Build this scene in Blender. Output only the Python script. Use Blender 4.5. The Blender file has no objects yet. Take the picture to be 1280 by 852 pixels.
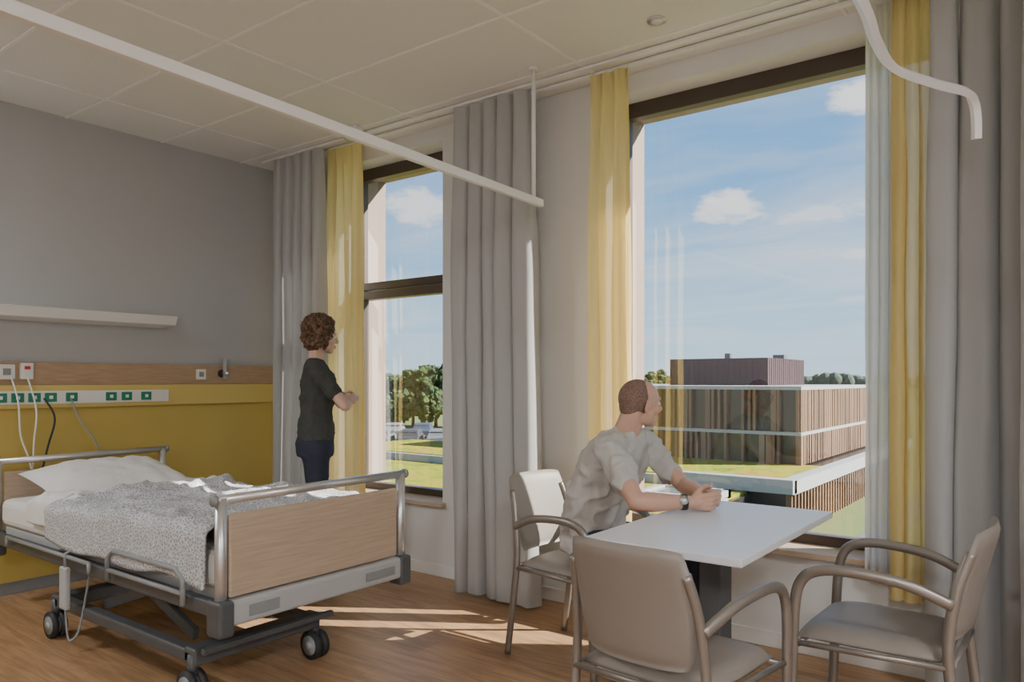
import bpy, bmesh, math, random
from mathutils import Vector, Matrix, noise, Euler
random.seed(7)
SC = bpy.context.scene
COL = SC.collection
pi = math.pi

# ------------------------------------------------------------------ materials
def M(name, c, rough=0.6, metal=0.0, var=0.06, scale=12.0, bump=0.0, bscale=60.0, c2=None,
      stretch=(1, 1, 1), sss=0.0, spec=None, detail=4.0, lo=0.38, hi=0.62):
    m = bpy.data.materials.new(name); m.use_nodes = True
    nt = m.node_tree; N = nt.nodes; L = nt.links
    b = N['Principled BSDF']
    b.inputs['Roughness'].default_value = rough
    b.inputs['Metallic'].default_value = metal
    if spec is not None: b.inputs['Specular IOR Level'].default_value = spec
    if sss > 0:
        b.inputs['Subsurface Weight'].default_value = sss
        b.inputs['Subsurface Radius'].default_value = (0.02, 0.008, 0.004)
    tc = N.new('ShaderNodeTexCoord'); mp = N.new('ShaderNodeMapping')
    mp.inputs['Scale'].default_value = stretch
    L.new(tc.outputs['Object'], mp.inputs['Vector'])
    n = N.new('ShaderNodeTexNoise'); n.inputs['Scale'].default_value = scale; n.inputs['Detail'].default_value = detail
    L.new(mp.outputs[0], n.inputs['Vector'])
    mix = N.new('ShaderNodeMix'); mix.data_type = 'RGBA'
    a = c2 if c2 else tuple(max(0, v * (1 - var)) for v in c)
    d = c if c2 else tuple(min(1, v * (1 + var)) for v in c)
    mix.inputs[6].default_value = (*a, 1); mix.inputs[7].default_value = (*d, 1)
    if c2:
        r = N.new('ShaderNodeMapRange'); r.inputs[1].default_value = lo; r.inputs[2].default_value = hi
        L.new(n.outputs[0], r.inputs[0]); L.new(r.outputs[0], mix.inputs[0])
    else:
        L.new(n.outputs[0], mix.inputs[0])
    L.new(mix.outputs[2], b.inputs['Base Color'])
    if bump > 0:
        n2 = N.new('ShaderNodeTexNoise'); n2.inputs['Scale'].default_value = bscale; n2.inputs['Detail'].default_value = 3
        L.new(mp.outputs[0], n2.inputs['Vector'])
        bp = N.new('ShaderNodeBump'); bp.inputs['Strength'].default_value = bump; bp.inputs['Distance'].default_value = 0.01
        L.new(n2.outputs[0], bp.inputs['Height']); L.new(bp.outputs[0], b.inputs['Normal'])
    return m

def M_cloth_trans(name, c, transl, transp, weave=400, c_t=None):
    m = bpy.data.materials.new(name); m.use_nodes = True
    nt = m.node_tree; N = nt.nodes; L = nt.links
    N.remove(N['Principled BSDF']); out = N['Material Output']
    d = N.new('ShaderNodeBsdfDiffuse'); t = N.new('ShaderNodeBsdfTranslucent'); tr = N.new('ShaderNodeBsdfTransparent')
    tc = N.new('ShaderNodeTexCoord'); n = N.new('ShaderNodeTexNoise'); n.inputs['Scale'].default_value = weave
    L.new(tc.outputs['Object'], n.inputs['Vector'])
    mx = N.new('ShaderNodeMix'); mx.data_type = 'RGBA'
    mx.inputs[6].default_value = (*[v * 0.88 for v in c], 1); mx.inputs[7].default_value = (*c, 1)
    L.new(n.outputs[0], mx.inputs[0]); L.new(mx.outputs[2], d.inputs[0])
    t.inputs[0].default_value = (*(c_t or c), 1)
    m1 = N.new('ShaderNodeMixShader'); m1.inputs[0].default_value = transl
    m2 = N.new('ShaderNodeMixShader'); m2.inputs[0].default_value = transp
    L.new(d.outputs[0], m1.inputs[1]); L.new(t.outputs[0], m1.inputs[2])
    L.new(m1.outputs[0], m2.inputs[1]); L.new(tr.outputs[0], m2.inputs[2])
    L.new(m2.outputs[0], out.inputs['Surface'])
    return m

def M_glass():
    m = bpy.data.materials.new('window_glass'); m.use_nodes = True
    nt = m.node_tree; N = nt.nodes; L = nt.links
    N.remove(N['Principled BSDF']); out = N['Material Output']
    t = N.new('ShaderNodeBsdfTransparent'); t.inputs[0].default_value = (0.97, 0.985, 0.98, 1)
    g = N.new('ShaderNodeBsdfGlossy'); g.inputs['Roughness'].default_value = 0.0
    fr = N.new('ShaderNodeFresnel'); fr.inputs[0].default_value = 1.5
    mu = N.new('ShaderNodeMath'); mu.operation = 'MULTIPLY'; mu.inputs[1].default_value = 5.0; mu.use_clamp = True
    L.new(fr.outputs[0], mu.inputs[0])
    mx = N.new('ShaderNodeMixShader')
    L.new(mu.outputs[0], mx.inputs[0]); L.new(t.outputs[0], mx.inputs[1]); L.new(g.outputs[0], mx.inputs[2])
    L.new(mx.outputs[0], out.inputs['Surface'])
    return m

def M_floor():
    m = bpy.data.materials.new('oak_plank_floor'); m.use_nodes = True
    nt = m.node_tree; N = nt.nodes; L = nt.links; b = N['Principled BSDF']
    tc = N.new('ShaderNodeTexCoord')
    br = N.new('ShaderNodeTexBrick')
    br.inputs['Scale'].default_value = 1.0
    br.inputs['Brick Width'].default_value = 1.25; br.inputs['Row Height'].default_value = 0.17
    br.inputs['Mortar Size'].default_value = 0.0012; br.inputs['Mortar Smooth'].default_value = 0.2
    br.offset = 0.37
    br.inputs['Color1'].default_value = (0.48, 0.29, 0.155, 1); br.inputs['Color2'].default_value = (0.395, 0.235, 0.122, 1)
    br.inputs['Mortar'].default_value = (0.19, 0.105, 0.05, 1)
    L.new(tc.outputs['Object'], br.inputs['Vector'])
    mp = N.new('ShaderNodeMapping'); mp.inputs['Scale'].default_value = (1.2, 12, 1)
    L.new(tc.outputs['Object'], mp.inputs[0])
    n = N.new('ShaderNodeTexNoise'); n.inputs['Scale'].default_value = 2.4; n.inputs['Detail'].default_value = 8; n.inputs['Distortion'].default_value = 1.0
    L.new(mp.outputs[0], n.inputs['Vector'])
    r = N.new('ShaderNodeMapRange'); r.inputs[1].default_value = 0.3; r.inputs[2].default_value = 0.7; r.inputs[3].default_value = 0.70; r.inputs[4].default_value = 1.22
    L.new(n.outputs[0], r.inputs[0])
    vm = N.new('ShaderNodeVectorMath'); vm.operation = 'SCALE'
    L.new(br.outputs[0], vm.inputs[0]); L.new(r.outputs[0], vm.inputs['Scale'])
    L.new(vm.outputs[0], b.inputs['Base Color'])
    b.inputs['Roughness'].default_value = 0.40
    bp = N.new('ShaderNodeBump'); bp.inputs['Strength'].default_value = 0.12; bp.inputs['Distance'].default_value = 0.004
    L.new(n.outputs[0], bp.inputs['Height']); L.new(bp.outputs[0], b.inputs['Normal'])
    return m

def M_duvet():
    m = bpy.data.materials.new('duvet_print'); m.use_nodes = True
    nt = m.node_tree; N = nt.nodes; L = nt.links; b = N['Principled BSDF']
    tc = N.new('ShaderNodeTexCoord')
    v = N.new('ShaderNodeTexVoronoi'); v.inputs['Scale'].default_value = 65; v.feature = 'DISTANCE_TO_EDGE'
    L.new(tc.outputs['Object'], v.inputs['Vector'])
    r = N.new('ShaderNodeMapRange'); r.inputs[1].default_value = 0.05; r.inputs[2].default_value = 0.18
    L.new(v.outputs['Distance'], r.inputs[0])
    mx = N.new('ShaderNodeMix'); mx.data_type = 'RGBA'
    mx.inputs[6].default_value = (0.66, 0.67, 0.69, 1); mx.inputs[7].default_value = (0.34, 0.355, 0.37, 1)
    L.new(r.outputs[0], mx.inputs[0]); L.new(mx.outputs[2], b.inputs['Base Color'])
    b.inputs['Roughness'].default_value = 0.9
    return m

m_wall_w = M('paint_window_wall', (0.74, 0.74, 0.725), 0.85, bump=0.05, bscale=300, var=0.02)
m_wall_g = M('paint_grey', (0.46, 0.465, 0.47), 0.85, bump=0.05, bscale=300, var=0.02)
m_wall_o = M('paint_other', (0.68, 0.68, 0.67), 0.85, var=0.02)
m_ceil = M('ceiling_tile', (0.80, 0.80, 0.775), 0.9, var=0.03, scale=60, bump=0.1, bscale=400)
m_tbar = M('ceiling_tbar', (0.88, 0.88, 0.86), 0.6, var=0.01)
m_white = M('white_lacquer', (0.82, 0.82, 0.80), 0.45, var=0.01)
m_rail = M('white_rail', (0.84, 0.84, 0.83), 0.4, var=0.01)
m_table = M('white_laminate', (0.80, 0.82, 0.86), 0.38, var=0.01)
m_yel = M('yellow_paint', (0.60, 0.46, 0.12), 0.6, var=0.02)
m_yel2 = M('yellow_channel', (0.68, 0.53, 0.16), 0.5, var=0.02)
m_oak = M('oak_laminate', (0.54, 0.425, 0.31), 0.5, c2=(0.47, 0.36, 0.26), scale=5, stretch=(1.2, 1.2, 26), detail=7)
m_oakw = M('oak_wall_band', (0.49, 0.345, 0.22), 0.5, c2=(0.42, 0.29, 0.175), scale=5, stretch=(2, 1.5, 26), detail=7)
m_frame = M('bronze_frame', (0.085, 0.065, 0.053), 0.4, metal=0.3, var=0.05)
m_tan = M('exterior_reveal', (0.20, 0.14, 0.108), 0.6, var=0.04)
m_glass = M_glass()
m_floor = M_floor()
m_grey_c = M_cloth_trans('grey_curtain_fabric', (0.52, 0.525, 0.525), 0.2, 0.0)
m_yel_c = M_cloth_trans('yellow_curtain_fabric', (0.85, 0.71, 0.34), 0.55, 0.08, c_t=(0.97, 0.83, 0.44))
m_sheer = M_cloth_trans('sheer_fabric', (0.78, 0.77, 0.74), 0.5, 0.06)
m_alu = M('brushed_aluminium', (0.66, 0.67, 0.68), 0.32, metal=0.8, var=0.04)
m_dgrey = M('dark_grey_steel', (0.11, 0.12, 0.13), 0.45, metal=0.3, var=0.05)
m_mgrey = M('grey_plastic', (0.27, 0.29, 0.30), 0.5, var=0.04)
m_lgrey = M('light_grey_plastic', (0.46, 0.47, 0.48), 0.45, var=0.03)
m_black = M('black_rubber', (0.03, 0.03, 0.032), 0.6, var=0.05)
m_green = M('green_socket', (0.02, 0.22, 0.13), 0.4, var=0.02)
m_red = M('red_switch', (0.5, 0.03, 0.03), 0.4, var=0.02)
m_duvet = M_duvet()
m_sheet = M('white_cotton', (0.78, 0.78, 0.77), 0.9, var=0.02, bump=0.2, bscale=25)
m_chair_frame = M('champagne_metal', (0.30, 0.275, 0.25), 0.35, metal=0.6, var=0.03)
m_uphol = M('taupe_leatherette', (0.255, 0.225, 0.198), 0.5, var=0.05, bump=0.08, bscale=220)
m_skin = M('skin', (0.60, 0.365, 0.27), 0.5, var=0.06, scale=25, sss=0.15)
m_skin_f = M('skin_fair', (0.64, 0.41, 0.31), 0.5, var=0.06, scale=25, sss=0.15)
m_hair_m = M('short_hair', (0.15, 0.10, 0.075), 0.8, c2=(0.27, 0.175, 0.13), scale=180, bump=0.4, bscale=300)
m_hair_w = M('curly_hair', (0.19, 0.10, 0.05), 0.6, c2=(0.045, 0.022, 0.012), scale=60, bump=0.8, bscale=90)
m_shirt_m = M('heather_tshirt', (0.50, 0.485, 0.46), 0.95, var=0.12, scale=120, bump=0.4, bscale=9)
m_shirt_w = M('charcoal_tshirt', (0.055, 0.057, 0.053), 0.95, var=0.15, scale=60, bump=0.35, bscale=10)
m_jeans = M('dark_denim', (0.028, 0.035, 0.06), 0.9, var=0.2, scale=50, bump=0.3, bscale=14)
m_shoe = M('white_shoe', (0.7, 0.7, 0.68), 0.6, var=0.03)
m_shoe_d = M('dark_shoe', (0.04, 0.04, 0.04), 0.5, var=0.03)
m_eye = M('eye_white', (0.8, 0.78, 0.75), 0.2, var=0.01)
m_iris = M('iris', (0.06, 0.035, 0.02), 0.2, var=0.01)
m_lip = M('lips', (0.45, 0.17, 0.14), 0.5, var=0.03)

# ------------------------------------------------------------------ helpers
class G:
    def __init__(s, name, loc=(0, 0, 0), rz=0.0):
        e = bpy.data.objects.new(name, None); e.empty_display_size = 0.1
        e.location = loc; e.rotation_euler = (0, 0, rz); COL.objects.link(e)
        s.e = e; s.Mx = Matrix.Translation(Vector(loc)) @ Matrix.Rotation(rz, 4, 'Z')

def obj(name, verts, faces, mat, parent=None, world=False, smooth=False, bevel=0.0, mats=None):
    me = bpy.data.meshes.new(name); me.from_pydata([tuple(v) for v in verts], [], faces); me.validate(); me.update()
    o = bpy.data.objects.new(name, me); COL.objects.link(o)
    if mats:
        for q in mats: me.materials.append(q)
    elif mat: me.materials.append(mat)
    if smooth:
        for p in me.polygons: p.use_smooth = True
    if bevel > 0:
        b = o.modifiers.new('bevel', 'BEVEL'); b.width = bevel; b.segments = 3; b.limit_method = 'ANGLE'
    if parent:
        o.parent = parent.e
        if world: o.matrix_parent_inverse = parent.Mx.inverted()
    return o

def boxvf(lo, hi, off=0):
    x0, y0, z0 = lo; x1, y1, z1 = hi
    v = [(x0, y0, z0), (x1, y0, z0), (x1, y1, z0), (x0, y1, z0), (x0, y0, z1), (x1, y0, z1), (x1, y1, z1), (x0, y1, z1)]
    f = [(0, 3, 2, 1), (4, 5, 6, 7), (0, 1, 5, 4), (1, 2, 6, 5), (2, 3, 7, 6), (3, 0, 4, 7)]
    return v, [tuple(i + off for i in q) for q in f]

def box(name, lo, hi, mat, parent=None, bevel=0.0, world=True):
    v, f = boxvf(lo, hi); return obj(name, v, f, mat, parent, world, False, bevel)

def boxes(name, lst, mat, parent=None, bevel=0.0, world=True):
    V = []; F = []
    for lo, hi in lst:
        v, f = boxvf(lo, hi, len(V)); V += v; F += f
    return obj(name, V, F, mat, parent, world, False, bevel)

def frame_of(d):
    d = d.normalized(); a = Vector((0, 0, 1)) if abs(d.z) < 0.9 else Vector((1, 0, 0))
    u = d.cross(a).normalized(); w = d.cross(u).normalized(); return u, w

def smooth_path(pts, n=6):
    P = [Vector(p) for p in pts]
    if len(P) < 3: return P
    out = []
    for i in range(len(P) - 1):
        p0 = P[max(i - 1, 0)]; p1 = P[i]; p2 = P[i + 1]; p3 = P[min(i + 2, len(P) - 1)]
        for k in range(n):
            t = k / n
            out.append(0.5 * ((2 * p1) + (-p0 + p2) * t + (2 * p0 - 5 * p1 + 4 * p2 - p3) * t * t + (-p0 + 3 * p1 - 3 * p2 + p3) * t ** 3))
    out.append(P[-1]); return out

def tubevf(pts, r, seg=12, off=0, flat=None):
    P = [Vector(p) for p in pts]; V = []; F = []
    n = len(P); u = None
    for i, p in enumerate(P):
        d = (P[min(i + 1, n - 1)] - P[max(i - 1, 0)]).normalized()
        if u is None: u, w = frame_of(d)
        else:
            u = (u - d * u.dot(d)).normalized(); w = d.cross(u)
        rr = r[i] if isinstance(r, (list, tuple)) else r
        for k in range(seg):
            a = 2 * pi * k / seg
            V.append(p + u * math.cos(a) * rr + w * math.sin(a) * rr * (flat or 1))
    for i in range(n - 1):
        for k in range(seg):
            a = i * seg + k; b = i * seg + (k + 1) % seg
            F.append((a + off, b + off, b + seg + off, a + seg + off))
    F.append(tuple(off + k for k in range(seg))[::-1]); F.append(tuple(off + (n - 1) * seg + k for k in range(seg)))
    return V, F

def tube(name, pts, r, mat, parent=None, world=True, smooth=True, seg=12, curve=False, n=6, flat=None):
    if curve: pts = smooth_path(pts, n)
    V, F = tubevf(pts, r, seg, 0, flat)
    o = obj(name, V, F, mat, parent, world, smooth)
    return o

def tubes(name, lst, mat, parent=None, world=True, seg=10):
    V = []; F = []
    for pts, r in lst:
        v, f = tubevf(pts, r, seg, len(V)); V += v; F += f
    return obj(name, V, F, mat, parent, world, True)

class Blob:
    def __init__(s): s.V = []; s.F = []
    def cap(s, p1, r1, p2, r2, seg=14):
        p1 = Vector(p1); p2 = Vector(p2); d = p2 - p1
        if d.length < 1e-6: d = Vector((0, 0, 1e-4))
        dn = d.normalized(); u, w = frame_of(dn); rings = []
        for k in range(1, 5):
            a = -pi / 2 + k * (pi / 2) / 4 if k < 4 else 0
            rings.append((p1 + dn * r1 * math.sin(a), r1 * math.cos(a)))
        for k in range(0, 4):
            a = k * (pi / 2) / 4
            rings.append((p2 + dn * r2 * math.sin(a), r2 * math.cos(a)))
        o = len(s.V)
        for c, r in rings:
            for k in range(seg):
                a = 2 * pi * k / seg; s.V.append(c + u * math.cos(a) * r + w * math.sin(a) * r)
        n = len(rings)
        for i in range(n - 1):
            for k in range(seg):
                a = o + i * seg + k; b = o + i * seg + (k + 1) % seg
                s.F.append((a, b, b + seg, a + seg))
        a0 = len(s.V); s.V.append(p1 - dn * r1); s.V.append(p2 + dn * r2)
        for k in range(seg):
            s.F.append((a0, o + (k + 1) % seg, o + k))
            s.F.append((a0 + 1, o + (n - 1) * seg + k, o + (n - 1) * seg + (k + 1) % seg))
        return s
    def chain(s, pts):
        for a, b in zip(pts[:-1], pts[1:]): s.cap(a[0], a[1], b[0], b[1])
        return s
    def ell(s, c, r, rot=None, seg=18, rings=12):
        c = Vector(c); o = len(s.V); R = rot or Matrix.Identity(3)
        for i in range(1, rings):
            ph = -pi / 2 + pi * i / rings
            for k in range(seg):
                a = 2 * pi * k / seg
                s.V.append(c + R @ Vector((r[0] * math.cos(ph) * math.cos(a), r[1] * math.cos(ph) * math.sin(a), r[2] * math.sin(ph))))
        n = rings - 1
        for i in range(n - 1):
            for k in range(seg):
                a = o + i * seg + k; b = o + i * seg + (k + 1) % seg
                s.F.append((a, b, b + seg, a + seg))
        a0 = len(s.V); s.V.append(c + R @ Vector((0, 0, -r[2]))); s.V.append(c + R @ Vector((0, 0, r[2])))
        for k in range(seg):
            s.F.append((a0, o + (k + 1) % seg, o + k)); s.F.append((a0 + 1, o + (n - 1) * seg + k, o + (n - 1) * seg + (k + 1) % seg))
        return s
    def loft(s, rings, seg=24):
        R = [(Vector(c), Vector(w), Vector(d)) for c, w, d in rings]; o = len(s.V)
        for c, w, d in R:
            for k in range(seg):
                a = 2 * pi * k / seg; ca = math.cos(a); sa = math.sin(a)
                ca = math.copysign(abs(ca) ** 0.85, ca); sa = math.copysign(abs(sa) ** 0.85, sa)
                s.V.append(c + w * ca + d * sa)
        n = len(R)
        for i in range(n - 1):
            for k in range(seg):
                a = o + i * seg + k; b = o + i * seg + (k + 1) % seg
                s.F.append((a, b, b + seg, a + seg))
        s.F.append(tuple(o + k for k in range(seg))[::-1]); s.F.append(tuple(o + (n - 1) * seg + k for k in range(seg)))
        return s
    def build(s, name, mat, parent, voxel=0.01, sm=4, world=True, disp=0.0, dscale=0.1, fac=0.5, ridge=None):
        me = bpy.data.meshes.new(name + '_tmp'); me.from_pydata([tuple(v) for v in s.V], [], s.F); me.update()
        bm = bmesh.new(); bm.from_mesh(me); bmesh.ops.recalc_face_normals(bm, faces=bm.faces); bm.to_mesh(me); bm.free()
        o = bpy.data.objects.new(name, me); COL.objects.link(o)
        r = o.modifiers.new('r', 'REMESH'); r.mode = 'VOXEL'; r.voxel_size = voxel; r.use_smooth_shade = True
        if sm:
            q = o.modifiers.new('s', 'SMOOTH'); q.iterations = sm; q.factor = fac
        dg = bpy.context.evaluated_depsgraph_get(); dg.update()
        me2 = bpy.data.meshes.new_from_object(o.evaluated_get(dg))
        o.modifiers.clear(); o.data = me2; me2.name = name; bpy.data.meshes.remove(me)
        me2.materials.clear(); me2.materials.append(mat)
        if disp > 0:
            nrm = [v.normal.copy() for v in me2.vertices]
            for v, nn in zip(me2.vertices, nrm):
                q = v.co.copy()
                if ridge: q = Vector((q.x * ridge[0], q.y * ridge[1], q.z * ridge[2]))
                rd = 1 - 2 * abs(noise.noise(q / dscale * 0.9 + Vector((7, 3, 1))))
                v.co += nn * disp * (0.6 * noise.noise(q / dscale) + 0.6 * max(0, rd) ** 3 - .15 + 0.3 * noise.noise(q / dscale * 2.3))
        for p in me2.polygons: p.use_smooth = True
        me2.update()
        if parent:
            o.parent = parent.e
            if world: o.matrix_parent_inverse = parent.Mx.inverted()
        return o

# ------------------------------------------------------------------ room shell
XL = -5.115; W = 3.64; H = 2.94
box('floor', (-5.3, -3.2, -0.12), (2.6, 3.66, 0.0), m_floor)
box('ceiling', (-5.3, -3.2, H), (2.6, 3.8, H + 0.12), m_ceil)
tb = []
for x in [-4.60, -3.35, -2.10, -0.85, 0.40, 1.65]: tb.append(((x - 0.008, -3.0, H - 0.004), (x + 0.008, W, H + 0.01)))
y = 3.33
while y > -3: tb.append(((XL, y - 0.008, H - 0.0045), (2.4, y + 0.008, H + 0.01))); y -= 0.62
boxes('trim_ceiling', tb, m_tbar)
box('wall_left', (-5.3, -3.2, 0), (XL, 3.9, H), m_wall_g)
box('wall_right', (2.4, -3.2, 0), (2.6, 3.9, H), m_wall_o)
box('wall_back', (-5.3, -3.2, 0), (2.6, -3.0, H), m_wall_o)
W1 = (-4.35, -3.32); W2 = (-2.12, -0.42); ZB = 0.455; ZT = 2.843; YO = 4.06
boxes('wall_window', [((-5.3, W, -0.1), (2.6, YO, ZB)), ((-5.3, W, ZT), (2.6, YO, 3.1)),
                      ((-5.3, W, ZB), (W1[0], YO, ZT)), ((W1[1], W, ZB), (W2[0], YO, ZT)), ((W2[1], W, ZB), (2.6, YO, ZT))], m_wall_w)
boxes('baseboard_window', [((XL, W - 0.014, 0), (2.4, W, 0.075))], m_white, bevel=0.003)
boxes('baseboard_left', [((XL, -3, 0), (XL + 0.014, W - 0.014, 0.075))], m_mgrey, bevel=0.003)
for i, (a, b) in enumerate((W1, W2)):
    g = G('window_%d' % (i + 1), ((a + b) / 2, 3.83, ZB))
    y0, y1 = 3.80, 3.87; fw = 0.065
    L = [((a, y0, ZB), (a + fw, y1, ZT)), ((b - fw, y0, ZB), (b, y1, ZT)), ((a, y0, ZT - 0.085), (b, y1, ZT)), ((a, y0, ZB), (b, y1, ZB + 0.075))]
    boxes('frame', L, m_frame, g, bevel=0.004)
    if i == 0:
        boxes('transom', [((a, y0 - 0.01, 1.875), (b, y1, 1.935)), ((a, y0, 1.945), (b, y1, 2.0))], m_frame, g, bevel=0.004)
        boxes('sash', [((a + fw, y0 - 0.012, ZB + .07), (a + fw + .03, y1 - .02, 1.88)), ((b - fw - .03, y0 - 0.012, ZB + .07), (b - fw, y1 - .02, 1.88))], m_frame, g, bevel=0.003)
    obj('glass', [(a + fw, 3.835, ZB + .07), (b - fw, 3.835, ZB + .07), (b - fw, 3.835, ZT - .08), (a + fw, 3.835, ZT - .08)], [(0, 1, 2, 3)], m_glass, g, True)
    t = 0.03
    boxes('outer_reveal', [((a, y1, ZB), (a + t, 4.08, ZT)), ((b - t, y1, ZB), (b, 4.08, ZT)), ((a, y1, ZT - t), (b, 4.08, ZT)), ((a, y1, ZB), (b, 4.10, ZB + t))], m_tan, g)
    box('sill', (a - 0.03, W - 0.045, ZB), (b + 0.03, 3.80, ZB + 0.028), m_oak, g, bevel=0.004)
boxes('curtain_rail', [((-4.95, 3.40, H - 0.018), (1.6, 3.43, H - 0.004)), ((-4.45, 3.50, H - 0.018), (1.6, 3.53, H - 0.004))], m_rail)

# ------------------------------------------------------------------ left wall services
g = G('bedhead_wall_panel', (XL, 1.5, 1.2))
box('oak_band', (XL, -2.9, 1.25), (XL + 0.03, W - 0.001, 1.39), m_oakw, g, bevel=0.003)
box('cable_channel', (XL, -2.9, 1.11), (XL + 0.065, W - 0.001, 1.25), m_yel2, g, bevel=0.004)
box('yellow_panel', (XL, -2.9, 0.075), (XL + 0.018, W - 0.001, 1.11), m_yel, g)
box('socket_strip', (XL + 0.065, 0.3, 1.135), (XL + 0.08, 2.72, 1.215), m_white, g, bevel=0.004)
L = []; L2 = []
for yy in (1.70, 1.79, 1.88, 1.97, 2.09, 2.33, 2.43, 2.56): L.append(((XL + 0.08, yy - 0.034, 1.148), (XL + 0.088, yy + 0.034, 1.203)))
boxes('green_sockets', L, m_green, g, bevel=0.003)
for yy in (1.70, 1.79, 1.88, 1.97, 2.09, 2.33, 2.43, 2.56): L2.append(((XL + 0.087, yy - 0.010, 1.166), (XL + 0.091, yy + 0.010, 1.186)))
boxes('socket_inserts', L2, m_white, g)
boxes('upper_sockets', [((XL + 0.03, 1.70, 1.285), (XL + 0.05, 1.79, 1.375)), ((XL + 0.03, 1.815, 1.285), (XL + 0.06, 1.885, 1.385)), ((XL + 0.03, 2.945, 1.285), (XL + 0.045, 3.02, 1.36))], m_white, g, bevel=0.006)
box('call_button', (XL + 0.06, 1.835, 1.345), (XL + 0.066, 1.865, 1.365), m_red, g)
boxes('dark_inserts', [((XL + 0.045, 2.965, 1.305), (XL + 0.048, 3.0, 1.34)), ((XL + 0.05, 1.725, 1.31), (XL + 0.053, 1.765, 1.35))], m_mgrey, g)
tube('gas_outlet', [(XL + 0.03, 3.15, 1.33), (XL + 0.075, 3.15, 1.33)], 0.03, m_black, g)
tube('flow_meter', [(XL + 0.075, 3.15, 1.29), (XL + 0.075, 3.15, 1.44)], [0.016] * 2, m_lgrey, g)
tube('flow_knob', [(XL + 0.06, 3.15, 1.33), (XL + 0.12, 3.15, 1.33)], 0.016, m_alu, g)
tube('cable_white', [(XL + .06, 1.76, 1.31), (XL + .12, 1.78, 1.15), (XL + .10, 1.80, 0.95), (XL + .13, 1.84, 0.78), (XL + .16, 1.86, .5)], 0.005, m_white, g, curve=True)
tube('cable_white_2', [(XL + .06, 1.85, 1.30), (XL + .11, 1.88, 1.1), (XL + .10, 1.87, 0.9), (XL + .13, 1.85, 0.7), (XL + .16, 1.82, .5)], 0.005, m_white, g, curve=True)
tube('cable_black', [(XL + .09, 1.93, 1.17), (XL + .14, 1.97, 1.05), (XL + .12, 1.94, 0.88), (XL + .15, 1.89, 0.7), (XL + .16, 1.87, .5)], 0.006, m_black, g, curve=True)
tube('cord_grey', [(XL + .09, 2.08, 1.17), (XL + .12, 2.13, 1.02), (XL + .15, 2.22, 0.85), (XL + .16, 2.24, .6)], 0.005, m_mgrey, g, curve=True)
g = G('bed_light_shelf', (XL, 1.5, 1.68))
o = obj('shelf_body', [(XL, -1.0, 1.64), (XL, 2.72, 1.64), (XL + .17, 2.72, 1.655), (XL + .17, -1, 1.655), (XL, -1, 1.715), (XL, 2.72, 1.715), (XL + .20, 2.72, 1.715), (XL + .20, -1, 1.715)],
        [(0, 1, 2, 3), (7, 6, 5, 4), (0, 4, 5, 1), (1, 5, 6, 2), (2, 6, 7, 3), (3, 7, 4, 0)], m_white, g, True, False, 0.004)

# ------------------------------------------------------------------ ceiling track & spots
g = G('privacy_curtain_track', (-2.4, 3.0, 2.256))
P0 = Vector((-2.15, -0.1, 2.235)); P1 = Vector((-2.325, 3.34, 2.235))
d = (P1 - P0).normalized(); s = Vector((d.y, -d.x, 0)) * 0.014
V = []
for p in (P0, P1):
    for a, z in ((-1, -.02), (1, -.02), (1, .02), (-1, .02)): V.append(p + s * a + Vector((0, 0, z)))
obj('rail', V, [(0, 1, 2, 3), (7, 6, 5, 4), (0, 4, 5, 1), (1, 5, 6, 2), (2, 6, 7, 3), (3, 7, 4, 0)], m_rail, g, True, False, 0.003)
tube('hanger_rod', [(-2.321, 3.26, 2.25), (-2.321, 3.26, H)], 0.011, m_rail, g)
tube('rod_rosette', [(-2.321, 3.26, H - .012), (-2.321, 3.26, H)], 0.03, m_rail, g)
g = G('privacy_curtain_track', (-0.4, 3.0, 2.256))
pts = [(-0.45, 0.9, 2.256), (-0.45, 1.5, 2.256), (-0.452, 2.1, 2.256), (-0.47, 2.35, 2.256), (-0.465, 2.6, 2.256), (-0.38, 2.82, 2.256), (-0.31, 2.96, 2.256), (-0.295, 3.03, 2.24), (-0.29, 3.06, 2.19), (-0.29, 3.07, 2.12)]
tube('rail', pts, 0.017, m_rail, g, curve=True, seg=4, smooth=False)
tube('hanger_rod', [(-0.45, 1.0, 2.26), (-0.45, 1.0, H)], 0.011, m_rail, g)
g = G('ceiling_hook', (-3.88, 3.36, H))
box('plate', (-3.99, 3.28, H - 0.03), (-3.75, 3.34, H), m_rail, g, bevel=0.005)
tube('hook', [(-3.87, 3.31, H - .03), (-3.87, 3.31, H - .07)], 0.02, m_alu, g)
g = G('recessed_downlight', (-1.56, 3.17, H))
tube('ring', [(-1.56, 3.17, H - 0.006), (-1.56, 3.17, H + 0.002)], 0.045, m_alu, g, seg=24)
tube('lens', [(-1.56, 3.17, H - 0.009), (-1.56, 3.17, H - 0.004)], 0.025, m_white, g, seg=24)

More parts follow.
